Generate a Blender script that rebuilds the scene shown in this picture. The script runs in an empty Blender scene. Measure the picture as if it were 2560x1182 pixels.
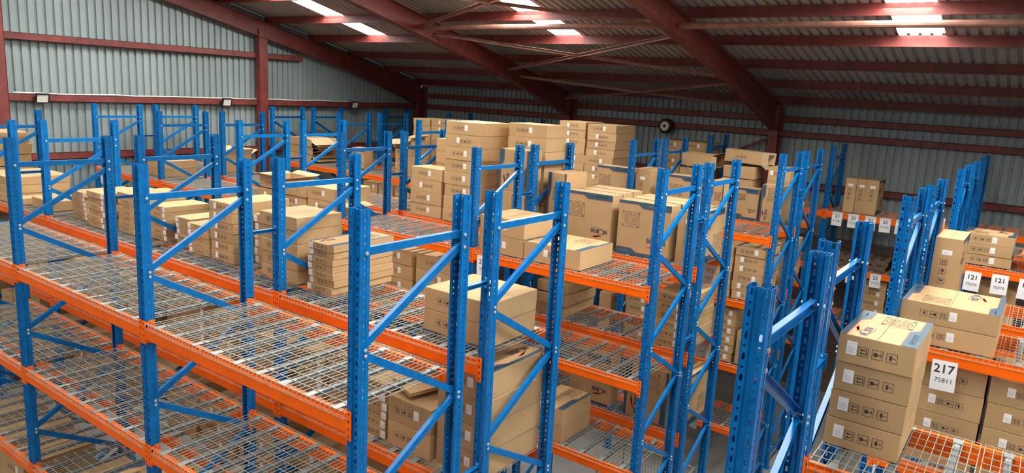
import bpy, bmesh, math, random
from mathutils import Vector, Matrix

# ------------------------------------------------------------------ scene, camera, light
sc = bpy.context.scene
COL = sc.collection
Z0 = 6.2                      # height of the rack upright tops above the floor
cam_d = bpy.data.cameras.new('camera')
cam = bpy.data.objects.new('camera', cam_d)
COL.objects.link(cam)
YAW, PITCH, ROLL = -0.6270, 0.1974, 0.0546
fw = Vector((math.sin(YAW) * math.cos(PITCH), math.cos(YAW) * math.cos(PITCH), -math.sin(PITCH)))
rt = fw.cross(Vector((0, 0, 1))).normalized()
up = rt.cross(fw)
rt, up = rt * math.cos(ROLL) + up * math.sin(ROLL), up * math.cos(ROLL) - rt * math.sin(ROLL)
M = Matrix((rt, up, -fw)).transposed().to_4x4()
M.translation = (3.4765, -3.1380, 0.7902 + Z0)
cam.matrix_world = M
cam_d.sensor_fit = 'HORIZONTAL'
cam_d.sensor_width = 36.0
cam_d.lens = 1824.85 * 36.0 / 2560
cam_d.clip_start = 0.05
cam_d.clip_end = 200
sc.camera = cam
sc.view_settings.view_transform = 'Standard'
sc.view_settings.look = 'None'
sc.view_settings.gamma = 1.0
sc.view_settings.use_curve_mapping = False
sc.view_settings.exposure = -0.28
world = bpy.data.worlds.new('overcast_sky')
sc.world = world
world.use_nodes = True
wb = world.node_tree.nodes['Background']
wb.inputs[0].default_value = (0.93, 0.97, 1.0, 1)
wb.inputs[1].default_value = 0.6
SKYLIGHT = 16.0               # brightness of the translucent roof sheets


def area(name, loc, rot, sx, sy, power, color=(1, 0.97, 0.92)):
    l = bpy.data.lights.new(name, 'AREA')
    l.shape = 'RECTANGLE'
    l.size, l.size_y, l.energy, l.color = sx, sy, power, color
    o = bpy.data.objects.new(name, l)
    o.location, o.rotation_euler = loc, rot
    COL.objects.link(o)
    return o


def zroof(y):                 # underside of the roof sheets over the far slope (and mirrored)
    return 0.984 + 0.232 * (15.34 - abs(y)) + Z0


# area lights under the translucent roof sheets, daylight plus added fill out of view
SKY_X = [(-11.80, -11.11), (-5.83, -5.14), (1.08, 1.77), (7.94, 8.63), (14.2, 14.9)]  # last two strips are unseen, added to light faces turned towards +X
for i, (a, b) in enumerate(SKY_X):
    for s in (1, -1):
        area('daylight_and_fill', ((a + b) / 2, s * 5.4, zroof(5.4) - 0.08), (s * -0.228, 0, 0), 0.66, 10.6, (300, 580, 760, 680, 460)[i] if s > 0 else 60)

# ------------------------------------------------------------------ materials
def lin(r, g, b):
    f = lambda c: (c / 255 / 12.92) if c / 255 <= 0.04045 else ((c / 255 + 0.055) / 1.055) ** 2.4
    return (f(r), f(g), f(b), 1)


def mat(name, c, rough=0.6, metal=0.0, noise=0.0, scale=8.0, c2=None, obj_var=0.0, emit=0.0, bump=0.0, stretch=None, thr=None):
    m = bpy.data.materials.new(name)
    m.use_nodes = True
    nt = m.node_tree
    b = nt.nodes['Principled BSDF']
    b.inputs['Roughness'].default_value = rough
    b.inputs['Metallic'].default_value = metal
    b.inputs['Base Color'].default_value = c
    if emit:
        b.inputs['Emission Color'].default_value = c
        b.inputs['Emission Strength'].default_value = emit
    last = None
    if noise or c2:
        tc = nt.nodes.new('ShaderNodeTexCoord')
        mp = nt.nodes.new('ShaderNodeMapping')
        if stretch:
            mp.inputs['Scale'].default_value = stretch
        nz = nt.nodes.new('ShaderNodeTexNoise')
        nz.inputs['Scale'].default_value = scale
        nz.inputs['Detail'].default_value = 5
        nt.links.new(tc.outputs['Object'], mp.inputs['Vector'])
        nt.links.new(mp.outputs['Vector'], nz.inputs['Vector'])
        cr = nt.nodes.new('ShaderNodeValToRGB')
        lo, hi = thr or (0.35, 0.65)
        cr.color_ramp.elements[0].position = lo
        cr.color_ramp.elements[1].position = hi
        k = 1 - noise
        cr.color_ramp.elements[0].color = c2 or (c[0] * k, c[1] * k, c[2] * k, 1)
        cr.color_ramp.elements[1].color = c
        nt.links.new(nz.outputs['Fac'], cr.inputs['Fac'])
        last = cr.outputs['Color']
        if bump:
            bp = nt.nodes.new('ShaderNodeBump')
            bp.inputs['Strength'].default_value = bump
            bp.inputs['Distance'].default_value = 0.01
            nt.links.new(nz.outputs['Fac'], bp.inputs['Height'])
            nt.links.new(bp.outputs['Normal'], b.inputs['Normal'])
    if obj_var:
        oi = nt.nodes.new('ShaderNodeObjectInfo')
        mr = nt.nodes.new('ShaderNodeMapRange')
        mr.inputs['To Min'].default_value = 1 - obj_var
        mr.inputs['To Max'].default_value = 1 + obj_var * 0.6
        nt.links.new(oi.outputs['Random'], mr.inputs['Value'])
        hs = nt.nodes.new('ShaderNodeHueSaturation')
        nt.links.new(mr.outputs['Result'], hs.inputs['Value'])
        if last:
            nt.links.new(last, hs.inputs['Color'])
        else:
            hs.inputs['Color'].default_value = c
        last = hs.outputs['Color']
    if last:
        nt.links.new(last, b.inputs['Base Color'])
    return m


KRAFT = mat('kraft_cardboard', (0.455, 0.29, 0.135, 1), 0.82, noise=0.10, scale=3.0, obj_var=0.10)
KRAFT_IN = mat('kraft_inside', (0.56, 0.40, 0.23, 1), 0.85, noise=0.10, scale=4.0)
SEAM = mat('flap_gap', (0.10, 0.06, 0.03, 1), 0.9)
INK = mat('black_print', (0.035, 0.028, 0.024, 1), 0.7)
INK_THIN = mat('fine_print', (0.13, 0.085, 0.05, 1), 0.7)
NAVY = mat('navy_print', (0.032, 0.075, 0.115, 1), 0.65)
NAVYTXT = mat('navy_logo_print', (0.018, 0.035, 0.07, 1), 0.65)
REDINK = mat('red_print', (0.50, 0.035, 0.02, 1), 0.65)
BANDTXT = mat('pale_band_lettering', (0.35, 0.40, 0.40, 1), 0.7)
STICK = mat('white_sticker', (0.80, 0.79, 0.75, 1), 0.6)
GREYINK = mat('grey_print', (0.35, 0.35, 0.35, 1), 0.7)
TAPE = mat('yellowed_tape', (0.62, 0.44, 0.13, 1), 0.35)
PAPER = mat('white_paper', (0.78, 0.77, 0.76, 1), 0.7)
BLUE = mat('blue_rack_paint', (0.0, 0.142, 0.42, 1), 0.30, noise=0.22, scale=14)
ORANGE = mat('orange_rack_paint', (0.95, 0.135, 0.001, 1), 0.45, noise=0.08, scale=6)
GALV = mat('galvanised_wire', (0.36, 0.34, 0.275, 1), 0.5, 0.1)
CHAN = mat('galvanised_channel', (0.15, 0.17, 0.175, 1), 0.45, 0.2, noise=0.25, scale=20)
TAB = mat('pressed_galvanised_end', (0.32, 0.345, 0.33, 1), 0.38, 0.4)
BOLT = mat('zinc_bolt', (0.75, 0.76, 0.76, 1), 0.3, 0.7)
RUST = mat('red_oxide_steel', (0.19, 0.034, 0.026, 1), 0.5, noise=0.35, scale=5)
PALE = mat('pale_red_oxide', (0.27, 0.125, 0.085, 1), 0.6, noise=0.3, scale=7)  # paler red oxide for the roof braces and struts
WALLM = mat('galvanised_wall_sheet', (0.27, 0.33, 0.325, 1), 0.48, 0.15, noise=0.14, scale=1.3, stretch=(1, 1, 0.25))
ROOFM = mat('weathered_roof_sheet', (0.44, 0.425, 0.375, 1), 0.6, 0.1, noise=0.25, scale=1.5, stretch=(1, 0.25, 1))
SKYM = mat('translucent_roof_sheet', (1.0, 0.985, 0.96, 1), 0.6, emit=SKYLIGHT)
FLOORM = mat('concrete_floor', (0.23, 0.225, 0.21, 1), 0.75, noise=0.25, scale=1.1)
BLACK = mat('black_plastic', (0.012, 0.012, 0.013, 1), 0.5)
GLASSW = mat('lamp_diffuser', (0.72, 0.70, 0.62, 1), 0.35)
WOOD = mat('old_pallet_timber', (0.15, 0.095, 0.06, 1), 0.85, noise=0.5, scale=9, stretch=(1, 6, 6))
BLUE.node_tree.nodes['Principled BSDF'].inputs['Specular IOR Level'].default_value = 0.32
ORANGE.node_tree.nodes['Principled BSDF'].inputs['Specular IOR Level'].default_value = 0.2
WHITEP = mat('white_cable', (0.72, 0.70, 0.64, 1), 0.5)
m = bpy.data.materials.new('brown_brick')
m.use_nodes = True
_n = m.node_tree
_b = _n.nodes.new('ShaderNodeTexBrick')
_b.inputs['Color1'].default_value = (0.10, 0.06, 0.042, 1)
_b.inputs['Color2'].default_value = (0.075, 0.045, 0.033, 1)
_b.inputs['Mortar'].default_value = (0.16, 0.14, 0.12, 1)
_b.inputs['Scale'].default_value = 4.2
_t = _n.nodes.new('ShaderNodeTexCoord')
_m = _n.nodes.new('ShaderNodeMapping')
_m.inputs['Rotation'].default_value = (math.pi / 2, 0, 0)
_n.links.new(_t.outputs['Object'], _m.inputs['Vector'])
_n.links.new(_m.outputs['Vector'], _b.inputs['Vector'])
_n.links.new(_b.outputs['Color'], _n.nodes['Principled BSDF'].inputs['Base Color'])
BRICK = m

# ------------------------------------------------------------------ mesh helpers
class MB:
    def __init__(s):
        s.v, s.f, s.m, s.mats = [], [], [], []

    def mi(s, m):
        if m not in s.mats:
            s.mats.append(m)
        return s.mats.index(m)

    def poly(s, pts, m):
        n = len(s.v)
        s.v += [tuple(p) for p in pts]
        s.f.append(tuple(range(n, n + len(pts))))
        s.m.append(s.mi(m))

    def hexa(s, p, m):        # 8 corners: bottom ring 0-3, top ring 4-7
        n = len(s.v)
        s.v += [tuple(q) for q in p]
        i = s.mi(m)
        for f in ((3, 2, 1, 0), (4, 5, 6, 7), (0, 1, 5, 4), (1, 2, 6, 5), (2, 3, 7, 6), (3, 0, 4, 7)):
            s.f.append(tuple(n + k for k in f))
            s.m.append(i)

    def box(s, x0, x1, y0, y1, z0, z1, m):
        s.hexa([(x0, y0, z0), (x1, y0, z0), (x1, y1, z0), (x0, y1, z0), (x0, y0, z1), (x1, y0, z1), (x1, y1, z1), (x0, y1, z1)], m)

    def prism(s, ring0, ring1, m, caps=True):
        n = len(s.v)
        k = len(ring0)
        s.v += [tuple(p) for p in ring0] + [tuple(p) for p in ring1]
        i = s.mi(m)
        for a in range(k):
            b = (a + 1) % k
            s.f.append((n + a, n + b, n + k + b, n + k + a))
            s.m.append(i)
        if caps:
            s.f.append(tuple(range(n + k - 1, n - 1, -1)))
            s.f.append(tuple(range(n + k, n + 2 * k)))
            s.m += [i, i]

    def bar(s, p, q, w, h, m, upv=(0, 0, 1), caps=True):
        p, q = Vector(p), Vector(q)
        d = (q - p).normalized()
        u = Vector(upv)
        sx = d.cross(u)
        if sx.length < 1e-5:
            sx = d.cross(Vector((1, 0, 0)))
        sx.normalize()
        u = sx.cross(d)
        c = [(-w / 2, -h / 2), (w / 2, -h / 2), (w / 2, h / 2), (-w / 2, h / 2)]
        s.prism([p + sx * a + u * b for a, b in c], [q + sx * a + u * b for a, b in c], m, caps)

    def tube(s, p, q, r, m, n=8, r2=None, caps=True):
        p, q = Vector(p), Vector(q)
        d = (q - p).normalized()
        a = d.orthogonal().normalized()
        b = d.cross(a)
        r2 = r if r2 is None else r2
        cs = [(math.cos(2 * math.pi * i / n), math.sin(2 * math.pi * i / n)) for i in range(n)]
        s.prism([p + (a * x + b * y) * r for x, y in cs], [q + (a * x + b * y) * r2 for x, y in cs], m, caps)

    def mesh(s, name, fix=True, smooth=False):
        me = bpy.data.meshes.new(name)
        me.from_pydata(s.v, [], s.f)
        for mm in s.mats:
            me.materials.append(mm)
        me.polygons.foreach_set('material_index', s.m)
        if fix:
            bm = bmesh.new()
            bm.from_mesh(me)
            bmesh.ops.recalc_face_normals(bm, faces=bm.faces)
            bm.to_mesh(me)
            bm.free()
        if smooth:
            me.polygons.foreach_set('use_smooth', [True] * len(me.polygons))
        me.update()
        return me


def ob(name, me, parent=None, loc=(0, 0, 0), rot=(0, 0, 0), scale=None):
    o = bpy.data.objects.new(name, me)
    COL.objects.link(o)
    if parent:
        o.parent = parent
    o.location, o.rotation_euler = loc, rot
    if scale:
        o.scale = scale
    return o


def tag(o, label, cat, group=None, kind=None):
    o['label'], o['category'] = label, cat
    if group:
        o['group'] = group
    if kind:
        o['kind'] = kind
    return o


def struct(name, mb, loc=(0, 0, 0), fix=True, smooth=False):
    o = ob(name, mb.mesh(name, fix, smooth), loc=loc)
    o['kind'] = 'structure'
    return o


_txt = {}


def text2d(s, size, bold=0.0, sx=1.0):
    """triangulated outline of a word: (points, faces, width)"""
    k = (s, size, bold, sx)
    if k not in _txt:
        cu = bpy.data.curves.new('lettering', 'FONT')
        cu.body, cu.size, cu.offset = s, size, bold
        cu.resolution_u = 2
        o = bpy.data.objects.new('lettering', cu)
        COL.objects.link(o)
        dg = bpy.context.evaluated_depsgraph_get()
        me = bpy.data.meshes.new_from_object(o.evaluated_get(dg))
        p = [(v.co.x * sx, v.co.y) for v in me.vertices]
        f = [tuple(q.vertices) for q in me.polygons]
        bpy.data.objects.remove(o)
        bpy.data.curves.remove(cu)
        bpy.data.meshes.remove(me)
        x0 = min((q[0] for q in p), default=0)
        p = [(x - x0, y) for x, y in p]
        _txt[k] = (p, f, max((q[0] for q in p), default=0))
    return _txt[k]


class Face2D:
    """draws flat printed shapes on one face of a thing; T maps (u, v) to 3-D"""
    def __init__(s, mb, T):
        s.mb, s.T = mb, T

    def sub(s, u0, v0, ang=0.0, k=1.0):
        c, n = math.cos(ang), math.sin(ang)
        T = s.T
        return Face2D(s.mb, lambda u, v: T(u0 + k * (u * c - v * n), v0 + k * (u * n + v * c)))

    def poly(s, pts, m):
        s.mb.poly([s.T(u, v) for u, v in pts], m)

    def rect(s, u0, u1, v0, v1, m):
        s.poly([(u0, v0), (u1, v0), (u1, v1), (u0, v1)], m)

    def line(s, a, b, w, m):
        d = Vector((b[0] - a[0], b[1] - a[1]))
        n = Vector((-d.y, d.x)).normalized() * w / 2
        s.poly([(a[0] + n.x, a[1] + n.y), (a[0] - n.x, a[1] - n.y), (b[0] - n.x, b[1] - n.y), (b[0] + n.x, b[1] + n.y)], m)

    def frame(s, u0, u1, v0, v1, w, m):
        s.rect(u0, u1, v0, v0 + w, m)
        s.rect(u0, u1, v1 - w, v1, m)
        s.rect(u0, u0 + w, v0 + w, v1 - w, m)
        s.rect(u1 - w, u1, v0 + w, v1 - w, m)

    def ring(s, u, v, r, w, m, n=20, a0=0.0, a1=2 * math.pi):
        for i in range(n):
            a, b = a0 + (a1 - a0) * i / n, a0 + (a1 - a0) * (i + 1) / n
            s.poly([(u + r * math.cos(a), v + r * math.sin(a)), (u + r * math.cos(b), v + r * math.sin(b)),
                    (u + (r - w) * math.cos(b), v + (r - w) * math.sin(b)), (u + (r - w) * math.cos(a), v + (r - w) * math.sin(a))], m)

    def text(s, t, u, v, size, m, bold=0.0, sx=1.0, center=False):
        p, f, w = text2d(t, size, bold, sx)
        o = u - w / 2 if center else u
        n = len(s.mb.v)
        s.mb.v += [tuple(s.T(o + a, v + b)) for a, b in p]
        i = s.mb.mi(m)
        for q in f:
            s.mb.f.append(tuple(n + k for k in q))
            s.mb.m.append(i)
        return w


def sym_arrows(F, a):
    F.frame(0, a, 0, a, a * 0.045, INK)
    F.rect(a * .14, a * .86, a * .16, a * .23, INK)
    for u in (.32, .68):
        F.rect(a * (u - .05), a * (u + .05), a * .3, a * .62, INK)
        F.poly([(a * (u - .14), a * .6), (a * (u + .14), a * .6), (a * u, a * .86)], INK)


def sym_glass(F, a):
    F.frame(0, a, 0, a, a * 0.045, INK)
    F.poly([(a * .28, a * .84), (a * .3, a * .58), (a * .42, a * .46), (a * .58, a * .46), (a * .7, a * .58), (a * .72, a * .84)], INK)
    F.rect(a * .46, a * .54, a * .2, a * .47, INK)
    F.rect(a * .3, a * .7, a * .14, a * .2, INK)


def sym_umbrella(F, a):
    F.frame(0, a, 0, a, a * 0.045, INK)
    F.poly([(a * (.5 + .3 * math.cos(t)), a * (.5 + .24 * math.sin(t))) for t in [math.pi * i / 8 for i in range(9)]], INK)
    F.rect(a * .47, a * .53, a * .2, a * .52, INK)
    F.rect(a * .36, a * .5, a * .16, a * .21, INK)
    for u, v in ((.2, .8), (.38, .86), (.62, .86), (.8, .8)):
        F.line((a * u, a * v), (a * (u - .03), a * (v - .08)), a * .03, INK)


def symbols(F, a, order=(0, 1, 2), ang=0.0, gap=1.3):
    """a row of handling symbols starting at F's origin, each turned by ang"""
    fs = (sym_arrows, sym_glass, sym_umbrella)
    for i, k in enumerate(order):
        G = F.sub(i * a * gap + a / 2, a / 2).sub(0, 0, ang).sub(-a / 2, -a / 2)
        fs[k](G, a)


def fan_drawing(F, w, h):
    l = 0.005
    F.frame(0, w, 0, h, l, INK_THIN)
    c = (w * .52, h * .5)
    R = min(w, h) * .44
    for k in (1, .72, .34):
        F.ring(c[0], c[1], R * k, l, INK_THIN, 18)
    for i in range(10):
        t = 2 * math.pi * i / 10
        F.line((c[0] + R * .34 * math.cos(t), c[1] + R * .34 * math.sin(t)), (c[0] + R * math.cos(t + .25), c[1] + R * math.sin(t + .25)), l, INK_THIN)
    for sx_, sy_ in ((0, 0), (1, 0), (0, 1), (1, 1)):
        F.line((w * sx_, h * sy_), (c[0] + (sx_ - .5) * R * 1.3, c[1] + (sy_ - .5) * R * 1.3), l, INK_THIN)
        F.ring(w * (.06 + .88 * sx_), h * (.08 + .84 * sy_), .014, l, INK_THIN, 8)
    F.line((w * .1, h * .02), (w * .14, h * .98), l, INK_THIN)


def logo(F, w):
    """navy lettering with a ring for the O and red flames above"""
    k = w / 1.0
    F.text('N', 0, 0, .30 * k, NAVYTXT, .012 * k, .85)
    F.ring(.36 * k, .12 * k, .17 * k, .045 * k, NAVYTXT, 20, math.pi * .55, math.pi * 1.75)
    F.ring(.36 * k, .12 * k, .17 * k, .045 * k, REDINK, 12, -math.pi * .25, math.pi * .5)
    F.text('BTAS', .50 * k, 0, .27 * k, NAVYTXT, .012 * k, .78)
    for i in range(3):
        o = .07 * i * k
        F.poly([(.30 * k + o, .33 * k), (.42 * k + o, .30 * k), (.62 * k + o * 1.6, .36 * k + o * .3), (.80 * k + o * 1.5, .33 * k + o * .5), (.66 * k + o, .44 * k), (.48 * k + o, .38 * k)], REDINK)
    F.rect(.46 * k, .98 * k, -.08 * k, -.055 * k, INK_THIN)


def panel(F, w, h):
    """the large printed face of a carton: two navy bands, logo, fan drawing"""
    b, t = min(.092, h * .2), min(.042, h * .09)
    F.poly([(0, 0), (w, 0), (w, t), (w * .62, t), (w * .52, b), (0, b)], NAVY)
    F.poly([(0, b), (w * .52, b), (w * .62, t), (w, t), (w, t + .004), (w * .622, t + .004), (w * .522, b + .005), (0, b + .005)], REDINK)
    F.text('OEM QUALITY', w * .10, b * .3, b * .55, BANDTXT, 0.0, .8)
    F.poly([(w, h), (0, h), (0, h - t), (w * .6, h - t), (w * .7, h - b), (w, h - b)], NAVY)
    F.poly([(0, h - t - .004), (w * .598, h - t - .004), (w * .698, h - b - .005), (w, h - b - .005), (w, h - b), (w * .7, h - b), (w * .6, h - t), (0, h - t)], REDINK)
    F.rect(w * .78, w * .92, h - b * .55, h - b * .48, BANDTXT)
    logo(F.sub(w * .07, h * .66), min(w * .36, h * .5))
    fw_ = min(w * .34, h * .6)
    fan_drawing(F.sub(w * .58, h * .2), fw_, fw_ * .8)


def panel_rot(F, w, h, ang):
    if ang == 0:
        panel(F, w, h)
    elif ang == 180:
        panel(F.sub(w, h, math.pi), w, h)
    elif ang == 90:
        panel(F.sub(w, 0, math.pi / 2), h, w)
    else:
        panel(F.sub(0, h, -math.pi / 2), h, w)


# ------------------------------------------------------------------ the building
PITCHX = 0.1715
RIDGE = zroof(0)
X_L, X_R = -14.32, 16.1


def rib_cells(a, b):
    n = int((b - a) / PITCHX)
    return [a + PITCHX * i for i in range(n)]


def rib(x):                   # (across, outward) profile of one sheet pitch
    return [(x, 0.0), (x + .108, 0.0), (x + .114, .042), (x + .165, .042), (x + PITCHX, 0.0)]


roof, sky = MB(), {}
for n_, x in enumerate(rib_cells(X_L, X_R)):
    pr = rib(x)
    if n_ % 4 == 0:
        pr = [(x, .014)] + pr
    c = x + PITCHX / 2
    strip = next((i for i, (a, b) in enumerate(SKY_X) if a < c < b), None)
    for s in (1, -1):
        segs = [(0.0, 15.72, roof)] if strip is None else [(10.81, 15.72, roof), (0.0, 10.81, sky.setdefault((strip, s), MB()))]
        for y0, y1, mb in segs:
            for (xa, ha), (xb, hb) in zip(pr[:-1], pr[1:]):
                mb.poly([(xa, s * y0, zroof(y0) + ha), (xb, s * y0, zroof(y0) + hb), (xb, s * y1, zroof(y1) + hb), (xa, s * y1, zroof(y1) + ha)],
                        ROOFM if mb is roof else SKYM)
struct('ceiling', roof, fix=False)
for i, (k, mb) in enumerate(sorted(sky.items())):
    struct('window_%d' % (i + 1), mb, fix=False)  # includes the unseen strips added at the right for light

fl = MB()
fl.box(X_L - .3, X_R + 3, -16, 16, -.1, 0, FLOORM)
struct('floor', fl)

XG = -14.24                   # gable sheeting
gab = MB()
n = int(30.9 / PITCHX)
for i in range(n):
    y = -15.45 + i * PITCHX
    pr = ([(y, .014)] if i % 4 == 0 else []) + rib(y)
    for (ya, ha), (yb, hb) in zip(pr[:-1], pr[1:]):
        gab.poly([(XG - ha, ya, 0), (XG - hb, yb, 0), (XG - hb, yb, zroof(yb) - .008), (XG - ha, ya, zroof(ya) - .008)], WALLM)
struct('wall_left', gab, fix=False)
gab = MB()
for i in range(n):                                # far gable, with an open doorway
    y = -15.45 + i * PITCHX
    zb_ = 4.6 if -8.5 < y < -2.5 else 0
    for (ya, ha), (yb, hb) in zip(rib(y)[:-1], rib(y)[1:]):
        gab.poly([(X_R + ha, ya, zb_), (X_R + hb, yb, zb_), (X_R + hb, yb, zroof(yb) - .008), (X_R + ha, ya, zroof(ya) - .008)], WALLM)
struct('wall_right', gab, fix=False)
YE = 15.56                    # eave sheeting
ev = MB()
for n_, x in enumerate(rib_cells(X_L + .04, X_R)):
    pr = ([(x, .014)] if n_ % 4 == 0 else []) + rib(x)
    for (xa, ha), (xb, hb) in zip(pr[:-1], pr[1:]):
        ev.poly([(xa, YE + ha, 3.72), (xb, YE + hb, 3.72), (xb, YE + hb, zroof(15.34) - .09), (xa, YE + ha, zroof(15.34) - .09)], WALLM)
struct('wall_back', ev, fix=False)
fwl = MB()
for x in rib_cells(X_L + .04, X_R):
    for (xa, ha), (xb, hb) in zip(rib(x)[:-1], rib(x)[1:]):
        fwl.poly([(xa, -YE - ha, 0), (xb, -YE - hb, 0), (xb, -YE - hb, zroof(15.34) - .09), (xa, -YE - ha, zroof(15.34) - .09)], WALLM)
struct('wall_front', fwl, fix=False)
dd = MB()
dd.box(X_L + .04, X_R, YE - .02, YE + .2, 0, 3.9, BRICK)
struct('wall_back_dado', dd)


def isect(mb, pts_top, pts_bot, x, fwid, m, tf=.014, tw=.01):
    """I-section in a plane of constant x following two (y, z) edge lines"""
    for (t0, t1, b0, b1) in zip(pts_top[:-1], pts_top[1:], pts_bot[:-1], pts_bot[1:]):
        for a, b, hw in ((t0, t1, fwid / 2), (b0, b1, fwid / 2)):
            mb.bar((x, a[0], a[1]), (x, b[0], b[1]), fwid, tf, m)
        mb.hexa([(x - tw / 2, b0[0], b0[1]), (x + tw / 2, b0[0], b0[1]), (x + tw / 2, b1[0], b1[1]), (x - tw / 2, b1[0], b1[1]),
                 (x - tw / 2, t0[0], t0[1]), (x + tw / 2, t0[0], t0[1]), (x + tw / 2, t1[0], t1[1]), (x - tw / 2, t1[0], t1[1])], m)


zr = lambda y: zroof(y) - .2   # rafter top line (purlins stand on it)
for x in (-14.02, -8.05, -2.06, 3.94, 9.94, 15.9):
    r = MB()
    isect(r, [(0, zr(0)), (12.1, zr(12.1)), (15.3, zr(15.3))], [(0, zr(0) - .40), (12.1, zr(12.1) - .42), (15.12, zr(15.12) - .66)], x, .20, RUST)
    isect(r, [(0, zr(0)), (-15.3, zr(15.3))], [(0, zr(0) - .40), (-15.12, zr(15.12) - .66)], x, .20, RUST)
    r.box(x - .10, x + .10, 15.11, 15.13, zr(15.2) - .7, zr(15.2) - .02, RUST)
    struct('roof_rafter', r)
    for s in (1, -1):
        c = MB()
        for y in (15.12, 15.46):
            c.box(x - .11, x + .11, s * y - .008, s * y + .008, .02, zr(15.3) - (.66 if y < 15.3 else .04), RUST)
        c.box(x - .006, x + .006, min(s * 15.12, s * 15.46), max(s * 15.12, s * 15.46), .02, zr(15.3) - .1, RUST)
        c.box(x - .16, x + .16, s * 15.29 - .26, s * 15.29 + .26, 0, .02, RUST)
        struct('wall_column', c)
for y in (9.10, 2.88, -3.1):
    c = MB()
    for dy in (-.125, .125):
        c.box(-14.14, -13.96, y + dy - .007, y + dy + .007, 0, zr(y) - .2, RUST)
    c.box(-14.055, -14.045, y - .125, y + .125, 0, zr(y) - .2, RUST)
    c.box(-13.972, -13.96, y - .125, y + .125, 0, zr(y) - .2, RUST)
    struct('gable_column', c)
for y in (1.89, 3.38, 4.87, 6.36, 7.85, 9.34, 10.81, 12.30, 13.79, 15.26):
    for s in (1, -1):
        p = MB()
        zt = zroof(y) - .005
        p.box(X_L, X_R, s * y - .003, s * y + .003, zt - .18, zt, RUST)
        p.box(X_L, X_R, s * y - .065, s * y + .003, zt - .186, zt - .18, RUST)
        p.box(X_L, X_R, s * y - .003, s * y + .065, zt, zt + .004, RUST)
        p.box(X_L, X_R, s * y - .068, s * y - .062, zt - .186, zt - .165, RUST)
        struct('roof_purlin', p)
for z, y1 in ((.09, 15.3), (1.345, 10.47), (-1.165, 15.3)):
    g = MB()
    for zz in (-.07, .07):
        g.box(-14.2, -14.09, -15.3, y1, z + Z0 + zz - .004, z + Z0 + zz + .004, RUST)
    g.box(-14.1, -14.09, -15.3, y1, z + Z0 - .074, z + Z0 + .074, RUST)
    struct('wall_girt', g)
for z in (.46, .10, -1.10):
    g = MB()
    for zz in (-.07, .07):
        g.box(-13.9, X_R, 15.42, 15.53, z + Z0 + zz - .004, z + Z0 + zz + .004, RUST)
    g.box(-13.9, X_R, 15.42, 15.43, z + Z0 - .074, z + Z0 + .074, RUST)
    struct('wall_girt', g)
# roof bracing between the second and third portals, struts, knee brace
zb = lambda y: zr(y) - .22
for a, b in (((-8.0, 9.35), (-2.1, 12.15)), ((-8.0, 12.1), (-2.1, 9.35)), ((-8.0, 12.65), (-2.1, 14.75)), ((-8.0, 14.9), (-2.1, 12.45)),
             ((-8.0, 8.85), (-2.1, 6.3)), ((-8.0, 6.3), (-2.1, 9.0))):
    p = MB()
    q0, q1 = Vector((a[0], a[1], zb(a[1]))), Vector((b[0], b[1], zb(b[1])))
    p.bar(q0, q1, .07, .006, PALE)
    p.bar(q0 + Vector((0, .034, -.03)), q1 + Vector((0, .034, -.03)), .006, .06, PALE)
    struct('roof_brace', p)
for a, b in ((-7.95, -2.16), (-1.96, 3.84)):
    p = MB()
    p.tube((a, 9.02, zb(9.02)), (b, 9.02, zb(9.02)), .055, PALE, 12)
    struct('roof_strut', p, smooth=False)
p = MB()
p.bar((-2.15, 15.36, Z0 + .02), (-3.6, 15.36, Z0 - .72), .06, .06, RUST)
struct('wall_brace', p)

# ------------------------------------------------------------------ pallet rack kit
PH = 0.054                    # half width of an upright
FD = 1.0                      # frame depth (upright centre to centre)


def hole_cell(bm, T, u0, u1, v0, v1, hu, hv, cut):
    cu, cv = (u0 + u1) / 2, (v0 + v1) / 2
    k = cut
    H = [(cu - hu, cv - hv + k), (cu - hu + k, cv - hv), (cu + hu - k, cv - hv), (cu + hu, cv - hv + k),
         (cu + hu, cv + hv - k), (cu + hu - k, cv + hv), (cu - hu + k, cv + hv), (cu - hu, cv + hv - k)]
    O = [(u0, cv - hv + k), (u0, v0), (u1, v0), (u1, cv - hv + k), (u1, cv + hv - k), (u1, v1), (u0, v1), (u0, cv + hv - k)]
    vs = [bm.verts.new(T(*q)) for q in O]
    hs = [bm.verts.new(T(*q)) for q in H]
    for i in range(8):
        j = (i + 1) % 8
        bm.faces.new((vs[i], vs[j], hs[j], hs[i]))


def quad(bm, T, u0, u1, v0, v1):
    bm.faces.new([bm.verts.new(T(*q)) for q in ((u0, v0), (u1, v0), (u1, v1), (u0, v1))])


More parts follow.
